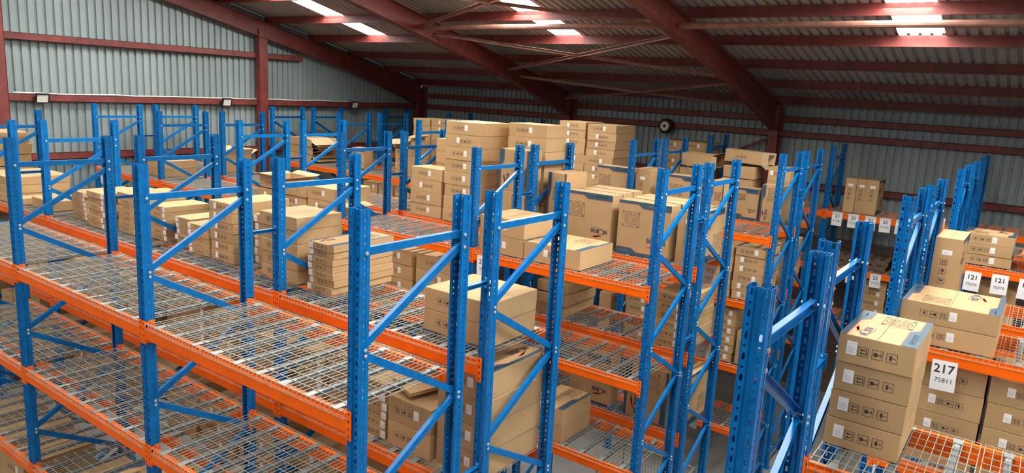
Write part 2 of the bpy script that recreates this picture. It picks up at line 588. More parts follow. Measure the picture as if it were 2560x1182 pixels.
def post_mesh():
    bm = bmesh.new()
    N = round(Z0 / .05)
    yf, yb = -.046, .040
    front = lambda u, v: (u, yf, v)
    for s in (-1, 1):
        for i in range(N):
            z = i * .05
            a, b = sorted((s * .020, s * .047))
            if i % 2:
                hole_cell(bm, front, a, b, z, z + .05, .0075, .017, .004)
            else:
                hole_cell(bm, front, a, b, z, z + .05, .0065, .0065, .0035)
        a, b = sorted((s * .047, s * PH))
        quad(bm, front, a, b, 0, Z0)
        a, b = sorted((s * .016, s * .020))
        quad(bm, front, a, b, 0, Z0)
        T = lambda u, v: (s * u, yf + .007 if u < .005 else yf, v)
        bm.faces.new([bm.verts.new(q) for q in ((s * .016, yf, 0), (s * .010, yf + .013, 0), (s * .010, yf + .013, Z0), (s * .016, yf, Z0))])
        side = lambda u, v: (s * PH, u, v)
        quad(bm, side, yf, -.018, 0, Z0)
        for i in range(N):
            z = i * .05
            hole_cell(bm, side, -.018, .010, z, z + .05, .0045, .0075, .003)
        quad(bm, side, .010, yb, 0, Z0)
        a, b = sorted((s * PH, s * .034))
        quad(bm, lambda u, v: (u, yb, v), a, b, 0, Z0)
        quad(bm, lambda u, v: (s * .034, u, v), yb - .012, yb, 0, Z0)
    bm.faces.new([bm.verts.new(q) for q in ((-.010, yf + .013, 0), (.010, yf + .013, 0), (.010, yf + .013, Z0), (-.010, yf + .013, Z0))])
    bmesh.ops.remove_doubles(bm, verts=bm.verts, dist=.0002)
    bmesh.ops.recalc_face_normals(bm, faces=bm.faces)
    bmesh.ops.solidify(bm, geom=bm.faces[:], thickness=.0022)
    me = bpy.data.meshes.new('upright_post')
    bm.to_mesh(me)
    bm.free()
    me.materials.append(BLUE)
    return me


def channel(mb, p, q, m, w=.036, h=.054, t=.0035, sg=1):
    """open C section from p to q in the frame's plane, open towards +X"""
    p, q = Vector(p), Vector(q)
    d = (q - p).normalized()
    u = Vector((1, 0, 0)).cross(d)
    if u.z < 0:
        u = -u
    X = Vector((1, 0, 0))
    c = [(-w / 2, -h / 2), (w / 2, -h / 2), (w / 2, -h / 2 + t), (-w / 2 + t, -h / 2 + t), (-w / 2 + t, h / 2 - t), (w / 2, h / 2 - t), (w / 2, h / 2), (-w / 2, h / 2)]
    r0 = [p + X * a * sg + u * b for a, b in c]
    r1 = [q + X * a * sg + u * b for a, b in c]
    n = len(mb.v)
    mb.v += [tuple(v) for v in r0 + r1]
    i = mb.mi(m)
    for a in range(8):
        b = (a + 1) % 8
        mb.f.append((n + a, n + b, n + 8 + b, n + 8 + a))
        mb.m.append(i)
    for o in (0, 8):
        for f in ((0, 1, 2, 3), (0, 3, 4, 7), (7, 4, 5, 6)):
            mb.f.append(tuple(n + o + k for k in f))
            mb.m.append(i)


POST = post_mesh()
fp = MB()
fp.box(-.075, .075, -.075, .075, 0, .006, BLUE)
FOOT = fp.mesh('foot_plate')


def brace_mesh(p, q, sg=-1):
    b = MB()
    channel(b, p, q, BLUE, sg=sg)
    for e in (p, q):
        b.tube((-.064, e[1], e[2]), (.064, e[1], e[2]), .0085, BOLT, 6)
        b.tube((.050, e[1], e[2]), (.060, e[1], e[2]), .014, BOLT, 8)
    return b.mesh('brace')


NODE = [Z0 - .36 - .6 * i for i in range(10)]
ya, yb_ = .012, FD - .012
RUNG = [{'top': brace_mesh((0, ya, Z0 - .285), (0, yb_, Z0 - .285), s_), 'low': brace_mesh((0, ya, .25), (0, yb_, .25), s_)} for s_ in (-1, 1)]
DIAG = [[], []]
for mir in (0, 1):
    for i in range(9):
        side = (i % 2) ^ mir   # even: back post at the top end
        y0, y1 = (yb_, ya) if side == 0 else (ya, yb_)
        DIAG[mir].append(brace_mesh((0, y0, NODE[i] - .02), (0, y1, NODE[i + 1] + .02), 1 if mir else -1))


def upright_frame(x, y, label, group, mirror=0):
    t = ob('upright_frame', None, loc=(x, y, 0))
    tag(t, label, 'upright frame', group)
    for k, yy in ((0, 0), (1, FD)):
        ob('post', POST, t, (0, yy, .006), (0, 0, math.pi * k))
        ob('foot_plate', FOOT, t, (0, yy, 0))
    ob('horizontal_brace', RUNG[mirror]['top'], t)
    ob('horizontal_brace', RUNG[mirror]['low'], t)
    for d in DIAG[mirror]:
        ob('diagonal_brace', d, t)
    return t


BAY = 2.7494
BL = BAY - 2 * PH


def beam_mesh(L):
    b = MB()
    pr = [(-.036, 0), (-.036, -.024), (-.050, -.032), (-.050, -.128), (-.046, -.136), (.004, -.136), (.004, 0)]
    b.prism([(.003, y, z) for y, z in pr], [(L - .003, y, z) for y, z in pr], ORANGE)
    return b.mesh('beam_body')


def connector_mesh():
    bm = bmesh.new()
    for i in range(4):
        hole_cell(bm, lambda u, v: (u, -.051, v), -.050, 0, -.178 + i * .0535, -.178 + (i + 1) * .0535, .008, .012, .003)
    for i in range(4):
        hole_cell(bm, lambda u, v: (0, u, v), -.051, .035, -.178 + i * .0535, -.178 + (i + 1) * .0535, .006, .010, .003)
    bmesh.ops.remove_doubles(bm, verts=bm.verts, dist=.0002)
    bmesh.ops.recalc_face_normals(bm, faces=bm.faces)
    bmesh.ops.solidify(bm, geom=bm.faces[:], thickness=-.0035)
    me = bpy.data.meshes.new('beam_connector')
    bm.to_mesh(me)
    bm.free()
    me.materials.append(ORANGE)
    return me


CONN = connector_mesh()
_beams = {}


def shelf_beam(x, y, z, back, label, group, L=BL):
    """x, y: centre of the left upright; z: beam top"""
    k = round(L, 3)
    if k not in _beams:
        _beams[k] = beam_mesh(L)
    t = ob('shelf_beam', _beams[k])
    tag(t, label, 'shelf beam', group)
    if back:
        t.location, t.rotation_euler = (x + PH + L, y, z), (0, 0, math.pi)
    else:
        t.location = (x + PH, y, z)
    ob('end_connector', CONN, t)
    ob('end_connector', CONN, t, (L, 0, 0), (0, 0, 0), (-1, 1, 1))
    return t


DW = BL / 3
WR = .0025


def deck_mesh(w):
    b = MB()
    w -= .012
    for i in range(11):
        y = -.046 + i * (FD + .092) / 10
        b.bar((.006, y, .0075), (w, y, .0075), .0044, .0044, GALV, caps=False)
    nx = max(3, round(w / .05))
    for i in range(nx + 1):
        x = .010 + i * (w - .014) / nx
        b.bar((x, -.056, .0025), (x, FD + .056, .0025), .0044, .0044, GALV, caps=False)
        for y in (-.056, FD + .056):
            b.bar((x, y, .005), (x, y, -.038), .0044, .0044, GALV, (0, 1, 0))
    for y in (-.0585, FD + .0585):
        b.bar((.006, y, -.036), (w, y, -.036), .0044, .0044, GALV, caps=False)
    return b.mesh('wire_grid')


def chan_mesh():
    b = MB()
    y0, y1 = .012, FD - .012
    for s in (-1, 1):
        b.box(s * .021 - .0012, s * .021 + .0012, y0, y1, -.030, 0, CHAN)
        b.box(s * .013 - .008, s * .013 + .008, y0, y1, -.032, -.030, CHAN)
    b.box(-.021, .021, y0, y1, -.002, 0, CHAN)
    for s, ye in ((1, -.034), (-1, FD + .034)):
        yi = ye + s * .10
        b.hexa([(-.036, ye, .0003), (.036, ye, .0003), (.022, yi, .0003), (-.022, yi, .0003), (-.036, ye, .0023), (.036, ye, .0023), (.022, yi, .0043), (-.022, yi, .0043)], TAB)
        ring = [(.024 * math.cos(t), .024 * math.sin(t)) for t in [math.pi * 2 * i / 10 for i in range(10)]]
        b.prism([(a, yi + s * .02 + c * 1.5, -.004) for a, c in ring], [(a * .45, yi + s * .02 + c * .8, .0045) for a, c in ring], TAB)
    return b.mesh('support_channel')


_deck = {}
CH = chan_mesh()


def wire_deck(x, y, z, label, group, w=DW):
    k = round(w, 3)
    if k not in _deck:
        _deck[k] = deck_mesh(w)
    t = ob('wire_deck', _deck[k], None, (x, y, z + .0015))
    tag(t, label, 'wire deck', group)
    for i in range(3):
        ob('support_channel', CH, t, (w * (i + .5) / 3, 0, -.001))
    return t


ROWY = {1: 0.0, 2: 1.392, 3: 4.606, 4: 5.997, 5: 9.252, 6: 10.644, 7: 13.69}
ROWN = {1: 'nearest rack row', 2: 'second rack row', 3: 'third rack row', 4: 'fourth rack row', 5: 'fifth rack row', 6: 'sixth rack row', 7: 'wall-side rack row'}
RN = {1: 'first', 2: 'second', 3: 'third', 4: 'fourth', 5: 'fifth', 6: 'sixth', 7: 'wall-side'}
ORD = ['first', 'second', 'third', 'fourth', 'fifth', 'sixth', 'seventh', 'eighth', 'ninth', 'tenth']
LVZ = {'T': 4.79, 'M': 3.60, 'L': 2.41, 'B': 1.22}
LVN = {'T': 'top', 'M': 'middle', 'L': 'low', 'B': 'bottom'}
DECKTOP = .0115


def rx(r, k):                 # x of frame k of a left-block row (0 = aisle end)
    return -BAY * k + {3: -.05, 4: -.05, 5: -.066, 6: -.066, 7: -.307}.get(r, 0)


FRAMES = {1: range(0, 4), 2: range(0, 6), 3: range(0, 6), 4: range(0, 6), 5: range(0, 6), 6: range(0, 6), 7: range(0, 6)}
for r, ks in FRAMES.items():
    for k in ks:
        upright_frame(rx(r, k), ROWY[r], 'blue upright frame, %s from the cross aisle in the %s' % (ORD[k], ROWN[r]),
                      'upright frames left of the cross aisle', 1 if (r in (5, 6) and k == 5) else 0)
RX = {1: 2.545, 2: 2.487, 3: 2.455, 4: 2.46, 5: 2.45, 6: 2.46, 7: 2.44}
RY = {1: 0.05, 2: 1.50, 3: 4.70, 4: 6.20, 5: 9.62, 6: 11.05, 7: 13.69}
for r in range(1, 8):
    upright_frame(RX[r], RY[r], 'blue upright frame at the aisle end of the %s row right of the cross aisle' % RN[r],
                  'upright frames right of the cross aisle', 1 if r < 3 else 0)
    if r > 1:
        upright_frame(RX[r] + BAY, RY[r], 'second blue upright frame of the %s row right of the cross aisle' % RN[r],
                      'upright frames right of the cross aisle', 0)

BAYS = {1: {'T': 3, 'M': 3, 'L': 3, 'B': 3}, 2: {'T': 5, 'M': 5, 'L': 5}, 3: {'T': 5, 'M': 5, 'L': 3}, 4: {'T': 5, 'M': 3, 'L': 2},
        5: {'T': 5, 'M': 4, 'L': 2, 'B': 1}, 6: {'T': 5, 'M': 2, 'L': 1}, 7: {'T': 5, 'M': 1, 'L': 1}}
DN = ['left-hand', 'centre', 'right-hand']


def rack_bay(x, y, z, where, grp, L=BL):
    shelf_beam(x, y, z, False, 'orange front beam, %s' % where, grp + ' beams', L)
    shelf_beam(x, y + FD, z, True, 'orange rear beam, %s' % where, grp + ' beams', L)
    for i in range(3):
        wire_deck(x + PH + i * L / 3, y, z, '%s wire deck panel, %s' % (DN[i], where), grp + ' wire decks', L / 3)


for r, d in BAYS.items():
    for lv, nb in d.items():
        for k in range(nb):
            rack_bay(rx(r, k + 1), ROWY[r], LVZ[lv], '%s shelf, %s bay from the cross aisle, %s' % (LVN[lv], ORD[k], ROWN[r]),
                     '%s %s-shelf' % (ROWN[r], LVN[lv]))
for lv in ('T', 'M', 'L'):
    rack_bay(rx(7, 0), ROWY[7], LVZ[lv], '%s shelf, bay bridging the cross aisle by the wall' % LVN[lv], 'wall-side %s-shelf' % LVN[lv], RX[7] - rx(7, 0) - 2 * PH)
for r, lvs in ((2, 'T'), (3, 'TM'), (4, 'T'), (5, 'TM'), (6, 'T'), (7, 'T')):
    for lv in lvs:
        rack_bay(RX[r], RY[r], LVZ[lv], '%s shelf, %s row right of the cross aisle' % (LVN[lv], RN[r]), 'right-hand %s row %s-shelf' % (RN[r], LVN[lv]))

# row spacers between back-to-back frames
sp = MB()
g = 1.392 - FD
for z in (0,):
    sp.box(-.022, .022, .0475, g - .0475, -.0175, -.014, BLUE)
    sp.box(-.022, .022, .0475, g - .0475, .014, .0175, BLUE)
    sp.box(-.022, -.0185, .0475, g - .0475, -.014, .014, BLUE)
    for y in (.0495, g - .0525):
        sp.box(-.03, .03, y - .0015, y + .0045, -.05, .05, BLUE)
        for zz in (-.035, .035):
            sp.tube((0, y, zz), (0, y + (.009 if y < .1 else -.006), zz), .009, BOLT, 6)
SPACER = sp.mesh('row_spacer')
for a, b in ((1, 2), (3, 4), (5, 6)):
    for k in FRAMES[a]:
        for zi, z in enumerate((Z0 - .73, Z0 - 2.35)):
            if zi and k > 1:
                continue
            o = ob('row_spacer', SPACER, None, (rx(a, k), ROWY[a] + FD, z))
            tag(o, '%s blue row spacer joining %s and %s rack rows, %s frame from cross aisle' % (('upper', 'lower')[zi], RN[a], RN[b], ORD[k]), 'row spacer', 'row spacers')
sp2 = {}
for a, b in ((1, 2), (3, 4), (5, 6)):
    gg = RY[b] - RY[a] - FD
    o = ob('row_spacer', SPACER, None, (RX[a], RY[a] + FD, Z0 - .73))
    o.scale = (1, gg / g, 1)
    tag(o, 'blue row spacer joining %s and %s rows right of the cross aisle' % (RN[a], RN[b]), 'row spacer', 'row spacers')

# ------------------------------------------------------------------ cartons
_cart = {}
_stk = {}
EPS = .0012


def carton_body(w, d, h, style, flip, jit, seed):
    k = (round(w, 2), round(d, 2), round(h, 3), style, flip, jit, seed if jit else 0)
    if k in _cart:
        return _cart[k]
    rnd = random.Random(hash(k[:3]) if False else seed * 7 + 3)
    X, Y = w / 2, d / 2
    bm = bmesh.new()
    bmesh.ops.create_cube(bm, size=1)
    for v in bm.verts:
        v.co = Vector((v.co.x * w, v.co.y * d, (v.co.z + .5) * h))
        if jit:
            s = jit if v.co.z > h / 2 else jit * .3
            v.co += Vector((rnd.uniform(-s, s), rnd.uniform(-s, s), rnd.uniform(-s * 1.3, 0) if v.co.z > h / 2 else 0))
    bmesh.ops.bevel(bm, geom=bm.edges[:], offset=min(.006, h * .05), segments=2, affect='EDGES', profile=.6)
    me = bpy.data.meshes.new('t')
    bm.to_mesh(me)
    bm.free()
    b = MB()
    b.v = [tuple(v.co) for v in me.vertices]
    b.f = [tuple(p.vertices) for p in me.polygons]
    i = b.mi(KRAFT)
    b.m = [i] * len(b.f)
    bpy.data.meshes.remove(me)
    front = Face2D(b, lambda u, v: (-X + u, -Y - EPS, v))
    right = Face2D(b, lambda u, v: (X + EPS, -Y + u, v))
    top = Face2D(b, lambda u, v: (-X + u, -Y + v, h + EPS))
    if not jit:
        if 'P' not in style and 'Q' not in style:
            if w > d:
                top.rect(.004, w - .004, d / 2 - .0015, d / 2 + .0015, SEAM)
            else:
                top.rect(w / 2 - .0015, w / 2 + .0015, .004, d - .004, SEAM)
        for u in (.012, w - .016):
            front.rect(u, u + .0018, .006, h - .006, INK_THIN) if 'e' in style else None
        right.rect(.006, d * .12, h * .52, h * .52 + .002, INK_THIN)
        for u in (.18, .8):
            right.rect(d * u, d * u + .03, h * .86, h * .86 + .0025, INK_THIN)
    a = min(.062, h * .46)
    if 's' in style:          # symbols lying on their side along the front
        n = a * 1.35 * 3
        u0 = (w - n) * (.62 if flip else .30)
        symbols(front.sub(u0, h * .5 - a / 2), a, (0, 1, 2) if flip else (2, 1, 0), math.pi / 2 if flip else -math.pi / 2, 1.35)
    if 'f' in style:          # small symbols of the flat cartons
        a = min(.036, h * .5)
        symbols(front.sub(w * (.34 if flip else .30), h * .52 - a / 2), a, (0, 1, 2) if flip else (2, 1, 0), math.pi / 2 if flip else -math.pi / 2, 1.6)
    if 'v' in style:          # symbols stacked on a narrow end
        a = min(.07, w * .36)
        for q, fn in enumerate((sym_umbrella, sym_glass, sym_arrows)):
            fn(front.sub(w * .42 - a / 2, h * (.36 + .13 * q)), a)
    if 'T' in style:
        panel_rot(top, w, d, (90 if flip else 270) if d > w * .95 else (180 if flip else 0))
    if 'P' in style:
        panel_rot(front, w, h, 180)
    if 'Q' in style:
        panel_rot(front, w, h, 90)
    if 'R' in style:
        panel_rot(right, d, h, 0)
    if '2' in style:          # handwritten number
        front.text('273', w * .38, h * .66, .075, INK_THIN, -.001, 1.15)
    if 'Y' in style:          # yellow tape over the end joints
        for u in (.28, .72):
            right.rect(d * u - .004, d * u + .004, -.0, h, TAPE)
        right.rect(d * .05, d * .95, h - .022, h - .004, TAPE)
    _cart[k] = b.mesh('carton', False)
    return _cart[k]


def sticker_mesh(w, h):
    k = (round(w, 3), round(h, 3))
    if k not in _stk:
        b = MB()
        b.box(-w / 2, w / 2, -.0012, 0, -h / 2, h / 2, STICK)
        F = Face2D(b, lambda u, v: (u, -.0017, v))
        if w > .05:
            for i in range(4):
                F.rect(-w * .36, w * (.30 - .1 * (i % 2)), -h * .34 + i * h * .12, -h * .34 + i * h * .12 + h * .03, GREYINK)
        _stk[k] = b.mesh('label_sticker', False)
    return _stk[k]


RND = random.Random(11)
POSN = {1: ['']}


def posname(i, n):            # i counted from the bottom
    if n == 1:
        return 'brown carton,'
    t = n - 1 - i
    if t == 0:
        return 'topmost carton of'
    if i == 0:
        return 'lowest carton of'
    return '%s carton down in' % ORD[t]


MASS = {
    'tall stack at the far left of the second row': 2,
    'fifth flat-carton stack from the left, second row top shelf': 1,
    'left stack, second row middle shelf, first bay': 1,
    'right stack, second row middle shelf, first bay': 1,
    'first stack, second row middle shelf, second bay': 2,
    'second stack, second row middle shelf, second bay': 2,
    'third stack, second row middle shelf, second bay': 1,
    'fourth stack, second row middle shelf, second bay': 7,
    'fifth stack, second row middle shelf, second bay': 1,
    'first stack, second row middle shelf, third bay': 5,
    'second stack, second row middle shelf, third bay': 5,
    'third stack, second row middle shelf, third bay': 6,
    'left stack, second row low shelf, first bay': 2,
    'centre stack, second row low shelf, first bay': 2,
    'right stack, second row low shelf, first bay': 3,
    'printed carton on the nearest row low shelf, first bay': 1,
    'carton stack first from left, nearest row bottom shelf, third bay': 3,
    'carton stack second from left, nearest row bottom shelf, third bay': 3,
    'carton stack third from left, nearest row bottom shelf, third bay': 2,
    'carton stack at the left, nearest row bottom shelf, second bay': 3,
    'first stack on the third row middle shelf': 4,
    'right stack on the third row middle shelf': 2,
    'plain stack behind the four-carton stack, fourth row': 4,
    'second tallest stack, right of the tallest, fourth row': 1,
    'rear upright printed carton, fourth row low shelf': 1,
    'dark stack under a torn carton, fifth row fourth bay': 1,
    'third stack from the aisle, fifth row middle shelf': 5,
    'left stack under the fifth row top beam, fourth bay': 3,
    'centre stack under the fifth row top beam, fourth bay': 4,
    'right stack under the fifth row top beam, fourth bay': 4,
    'plain support stack under the left crushed heap, sixth row': 2,
    'boxes beneath the right crushed open carton, sixth row': 2,
    'stack at the right of the crushed heap, sixth row': 2,
    'left of two tall pale stacks, sixth row': 3,
    'right of two tall pale stacks, sixth row': 2,
    'left of the far pale stacks behind the tallest stack': 8,
    'right of the far pale stacks behind the tallest stack': 6,
    'dark left stack against the back wall, wall-side top shelf': 2,
    'dark right stack against the back wall, wall-side top shelf': 5,
    'pair at the right edge of the wall-side top shelf': 2,
    'small carton under paper 121, fifth right-hand middle shelf': 1,
    'carton in the wire cage under the fourth row': 1,
}
MASSMB = MB()


def to_mass(me, T):
    n = len(MASSMB.v)
    MASSMB.v += [tuple(T @ v.co) for v in me.vertices]
    ids = [MASSMB.mi(m_) for m_ in me.materials]
    for p_ in me.polygons:
        MASSMB.f.append(tuple(n + k for k in p_.vertices))
        MASSMB.m.append(ids[p_.material_index])


def carton(x0, x1, y, d, z, h, style, label, group, flip=0, rot=0.0, jit=0.0, seed=0, name='carton', mass=False):
    w = x1 - x0
    if mass:
        to_mass(carton_body(w, d, h, style, flip, jit, seed), Matrix.Translation(((x0 + x1) / 2, y + d / 2, z)) @ Matrix.Rotation(rot, 4, 'Z'))
        return None
    o = ob(name, carton_body(w, d, h, style, flip, jit, seed), None, ((x0 + x1) / 2, y + d / 2, z), (0, 0, rot))
    tag(o, label, 'carton', group)
    if 's' in style or 'S' in style:
        sw, sh = min(.062, h * .42), min(.088, h * .62)
        a = min(.062, h * .46)
        n = a * 1.35 * 3
        u0 = (w - n) * (.62 if flip else .30)
        u = (u0 - sw * .6) if flip else (u0 + n + sw * .42)
        u = min(max(u, sw * .7), w - sw * .7)
        ob('label_sticker', sticker_mesh(sw, sh), o, (-w / 2 + u, -d / 2 - .0003, h * .55))
    if 'f' in style:
        sw, sh = min(.062, w * .2), h * .80
        u = (sw * .55) if flip else (w - sw * .55)
        ob('label_sticker', sticker_mesh(sw, sh), o, (-w / 2 + u, -d / 2 - .0003, h * .5))
    if 'v' in style:
        ob('label_sticker', sticker_mesh(min(.10, w * .5), .055), o, (-w * .02, -d / 2 - .0003, h * .80))
    return o


def stack(phrase, x0, x1, y, d, z, n, H, style='s', flips=None, lean=(0, 0), top='', jit=0.0, group=None, wob=1.0):
    z = LVZ[z] + DECKTOP if isinstance(z, str) else z
    h = H / n
    for i in range(n):
        dx = RND.uniform(-.012, .012) * wob + lean[0] * i
        dy = RND.uniform(-.010, .010) * wob + lean[1] * i
        fl_ = (flips[i] if flips and i < len(flips) else (1 if RND.random() < .3 else 0))
        st = style + (top if i == n - 1 else '')
        carton(x0 + dx, x1 + dx, y + dy, d, z + i * h, h - .0025, st, '%s %s' % (posname(i, n), phrase), group or phrase, fl_,
               RND.uniform(-.012, .012) * wob if n > 1 else 0, jit, int(RND.random() * 999), mass=i < MASS.get(phrase, 0))


def flapm(w, l, t=.005):
    b = MB()
    b.box(-w / 2, w / 2, 0, l, -t / 2, t / 2, KRAFT_IN)
    return b.mesh('flap')


def open_carton(x0, x1, y, d, z, h, label, group, side='right', rot=0.0, tilt=(0, 0), style='', ang=(0.5, -0.7, 0.6, -0.5), fl=.2):
    """hollow carton with spread flaps on its right end or on top"""
    w = x1 - x0
    t = .005
    o = ob('open_carton', None, None, ((x0 + x1) / 2, y + d / 2, z), (tilt[0], tilt[1], rot))
    b = MB()
    X, Y = w / 2, d / 2
    b.box(-X, X, -Y, Y, 0, t, KRAFT)
    b.box(-X, X, -Y, -Y + t, t, h, KRAFT)
    b.box(-X, X, Y - t, Y, t, h, KRAFT)
    b.box(-X, -X + t, -Y + t, Y - t, t, h, KRAFT)
    if side == 'right':
        b.box(-X + t, X, -Y + t, Y - t, h - t, h, KRAFT)
    else:
        b.box(X - t, X, -Y + t, Y - t, t, h, KRAFT)
    F = Face2D(b, lambda u, v: (-X + u, -Y - EPS, v))
    if 's' in style:
        a = min(.055, h * .4)
        symbols(F.sub(w * .3, h * .35), a, (2, 1, 0), -math.pi / 2, 1.35)
    me = b.mesh('carton_body')
    bo = ob('body', me, o)
    tag(o, label, 'open carton', group)
    if side == 'right':
        ob('flap', flapm(d, fl), o, (X, 0, h - t / 2), (ang[0], 0, -math.pi / 2))
        ob('flap', flapm(d, fl), o, (X, 0, t / 2), (ang[1], 0, -math.pi / 2))
        ob('flap', flapm(h, fl), o, (X, -Y + t / 2, h / 2), (0, math.pi / 2, -math.pi / 2 - ang[2]))
        ob('flap', flapm(h, fl), o, (X, Y - t / 2, h / 2), (0, math.pi / 2, -math.pi / 2 - ang[3]))
    else:
        ob('flap', flapm(w, fl), o, (0, -Y + t / 2, h), (math.pi - ang[0], 0, 0))
        ob('flap', flapm(w, fl), o, (0, Y - t / 2, h), (ang[1], 0, 0))
        ob('flap', flapm(d, fl * .8), o, (-X + t / 2, 0, h), (ang[2], 0, math.pi / 2))
        ob('flap', flapm(d, fl * .8), o, (X - t / 2, 0, h), (ang[3], 0, -math.pi / 2))
    return o


# --- second rack row, top shelf (left to right)
stack('tall stack at the far left of the second row', -12.05, -11.3, 1.50, .86, 'T', 5, 1.0, '', jit=.02)
stack('three wide slabs left of the second row frame four', -10.85, -9.76, 1.42, .90, 'T', 3, .40, '', wob=1.5)
stack('low flat box right of three wide slabs, second row top shelf', -9.72, -9.40, 1.46, .66, 'T', 1, .11, '')
stack('low plain box between wide slabs and first flat stack, second row', -9.30, -8.60, 1.57, .72, 'T', 1, .155, '')
stack('first flat-carton stack from the left, second row top shelf', -8.02, -7.60, 1.63, .75, 'T', 6, .41, 'fe', [0] * 6)
stack('second flat-carton stack from the left, second row top shelf', -7.32, -6.84, 1.53, .80, 'T', 6, .50, 'fe', [0] * 6, wob=1.6)
stack('third flat-carton stack from the left, second row top shelf', -6.74, -6.23, 1.67, .70, 'T', 7, .54, 'fe', [0] * 7)
stack('fourth flat-carton stack from the left, second row top shelf', -6.05, -5.65, 1.76, .62, 'T', 6, .46, 'fe', [0] * 6)
stack('fifth flat-carton stack from the left, second row top shelf', -5.43, -5.09, 1.77, .55, 'T', 5, .38, 'fe', [1] * 5)
stack('sixth flat-carton stack from the left, second row top shelf', -5.0, -4.55, 1.69, .70, 'T', 5, .37, 'fe', [1] * 5, wob=1.5)
stack('brown stack beside the short flat stack, second row top shelf', -4.52, -4.05, 1.70, .80, 'T', 6, .72, 'se', [1] * 6)
stack('stack half hidden behind the second row frame two post', -4.0, -3.55, 1.95, .50, 'T', 6, .60, 'fe', [1] * 6)
stack('big plain stack left of the second row frame two', -3.50, -2.85, 1.69, .62, 'T', 5, .735, 'se', [0, 0, 0, 0, 0])
stack('seven-carton stack right of the second row frame two', -2.672, -2.28, 1.70, .86, 'T', 7, .53, 'fe', [1] * 7, wob=1.3, top='T')
stack('big pair at the aisle end of the second row top shelf', -.90, -.14, 1.60, .70, 'T', 2, .405, 's', [0, 0], wob=.5)
# --- second rack row, middle shelf
stack('worn pair marked 273, second row middle shelf by the aisle', -1.21, -.66, 1.47, .72, 'M', 2, .50, 's', [0, 0], wob=.4, top='2')
o = carton(-1.20, -.86, 1.52, .5, LVZ['M'] + DECKTOP + .57, .05, '', 'torn flattened carton leaning on top of the worn pair marked 273', 'loose cartons', jit=.015)
o.rotation_euler = (.04, .12, -.30)
stack('tall stack at the aisle end of the second row middle shelf', -.61, -.07, 1.50, .86, 'M', 4, 1.0, 's', [0, 0, 0, 0], top='T', wob=.5)
stack('flat stack left of the worn pair marked 273', -1.62, -1.27, 1.50, .70, 'M', 6, .56, 'fe', [0] * 6)
for q, (a, b, nn, H) in enumerate([(-2.62, -2.22, 6, .62), (-2.14, -1.72, 6, .68), (-5.36, -4.92, 6, .64), (-4.86, -4.40, 7, .72), (-4.33, -3.88, 6, .60),
                                   (-3.80, -3.40, 7, .70), (-3.32, -2.84, 6, .58), (-8.10, -7.62, 6, .60), (-7.50, -7.02, 5, .55), (-6.92, -6.44, 6, .62), (-6.32, -5.62, 4, .60)]):
    bay = ('first', 'first', 'second', 'second', 'second', 'second', 'second', 'third', 'third', 'third', 'third')[q]
    wh = ('left', 'right', 'first', 'second', 'third', 'fourth', 'fifth', 'first', 'second', 'third', 'fourth')[q]
    stack('%s stack, second row middle shelf, %s bay' % (wh, bay), a, b, 1.50 + .04 * (q % 3), .74, 'M', nn, H, 'fe', [0] * nn)
# --- second rack row, low shelf
for q, (a, b, nn, H) in enumerate([(-2.62, -1.98, 3, .66), (-1.90, -1.25, 3, .78), (-5.35, -4.65, 3, .72), (-4.55, -3.85, 3, .60), (-3.72, -2.95, 3, .78), (-8.05, -7.35, 3, .6), (-7.2, -6.5, 3, .72)]):
    bay = ('first', 'first', 'second', 'second', 'second', 'third', 'third')[q]
    wh = ('left', 'right', 'left', 'centre', 'right', 'left', 'right')[q]
    stack('%s stack, second row low shelf, %s bay' % (wh, bay), a, b, 1.52, .8, 'L', nn, H, 's')
for q in range(9):            # barely seen goods at the far left ends of the lower shelves
    for lv_ in ('M', 'L'):
        MASS['hidden'] = 9
        stack('hidden', -13.5 + .56 * q, -13.02 + .56 * q, 1.5, .8, lv_, 4, .62 + .12 * ((q * 5) % 4), 'f', [0] * 4) if not -11.06 < -13.5 + .56 * q + .24 < -10.9 and q != 4 else None
# --- nearest rack row, low shelf and floor
stack('printed carton on the nearest row low shelf, second bay', -4.15, -3.35, .12, .80, 'L', 1, .28, 's', top='T')
stack('carton stack first from left, nearest row bottom shelf, third bay', -8.0, -7.45, .05, .85, 'B', 4, 1.02, 's')
stack('carton stack second from left, nearest row bottom shelf, third bay', -7.35, -6.75, .08, .85, 'B', 4, .99, 's')
stack('carton stack third from left, nearest row bottom shelf, third bay', -6.65, -6.05, .05, .85, 'B', 3, .92, 's')
stack('carton stack at the left, nearest row bottom shelf, second bay', -5.35, -4.75, .06, .85, 'B', 4, 1.0, 's')
# --- third rack row
stack('double stack at the left of the third row first bay', -2.70, -1.95, 4.62, .78, 'T', 2, .50, 's', [0, 0], wob=.4)
stack('low wide carton beside the double stack, third row top shelf', -1.93, -1.06, 4.62, .84, 'T', 1, .255, 's', [1], top='T')
stack('left pair under open cartons, third row top shelf third bay', -8.0, -7.35, 4.78, .75, 'T', 1, .22, 's')
stack('taped left pair, third row top shelf third bay', -7.28, -6.62, 4.75, .75, 'T', 2, .40, 's', jit=.012)
open_carton(-8.0, -7.36, 4.80, .7, LVZ['T'] + DECKTOP + .236, .19, 'open carton with lifted flap, left in third row top shelf third bay', 'open cartons', 'top', .02, (0, .03), 's', (.5, .3, .2, .4), .16)
stack('right pair, third row top shelf, third bay', -6.54, -5.86, 4.72, .80, 'T', 2, .44, 's', [1, 0], wob=.4)
o = carton(-5.83, -5.60, 4.80, .6, LVZ['T'] + DECKTOP + .16, .02, '', 'loose cardboard sheet jutting from the right pair, third row third bay', 'loose cartons', jit=.01)
o.rotation_euler = (0, .22, .1)
stack('plain pair seen end-on, far end of the third row top shelf', -12.1, -11.42, 4.86, .72, 'T', 2, .34, '', wob=.5)
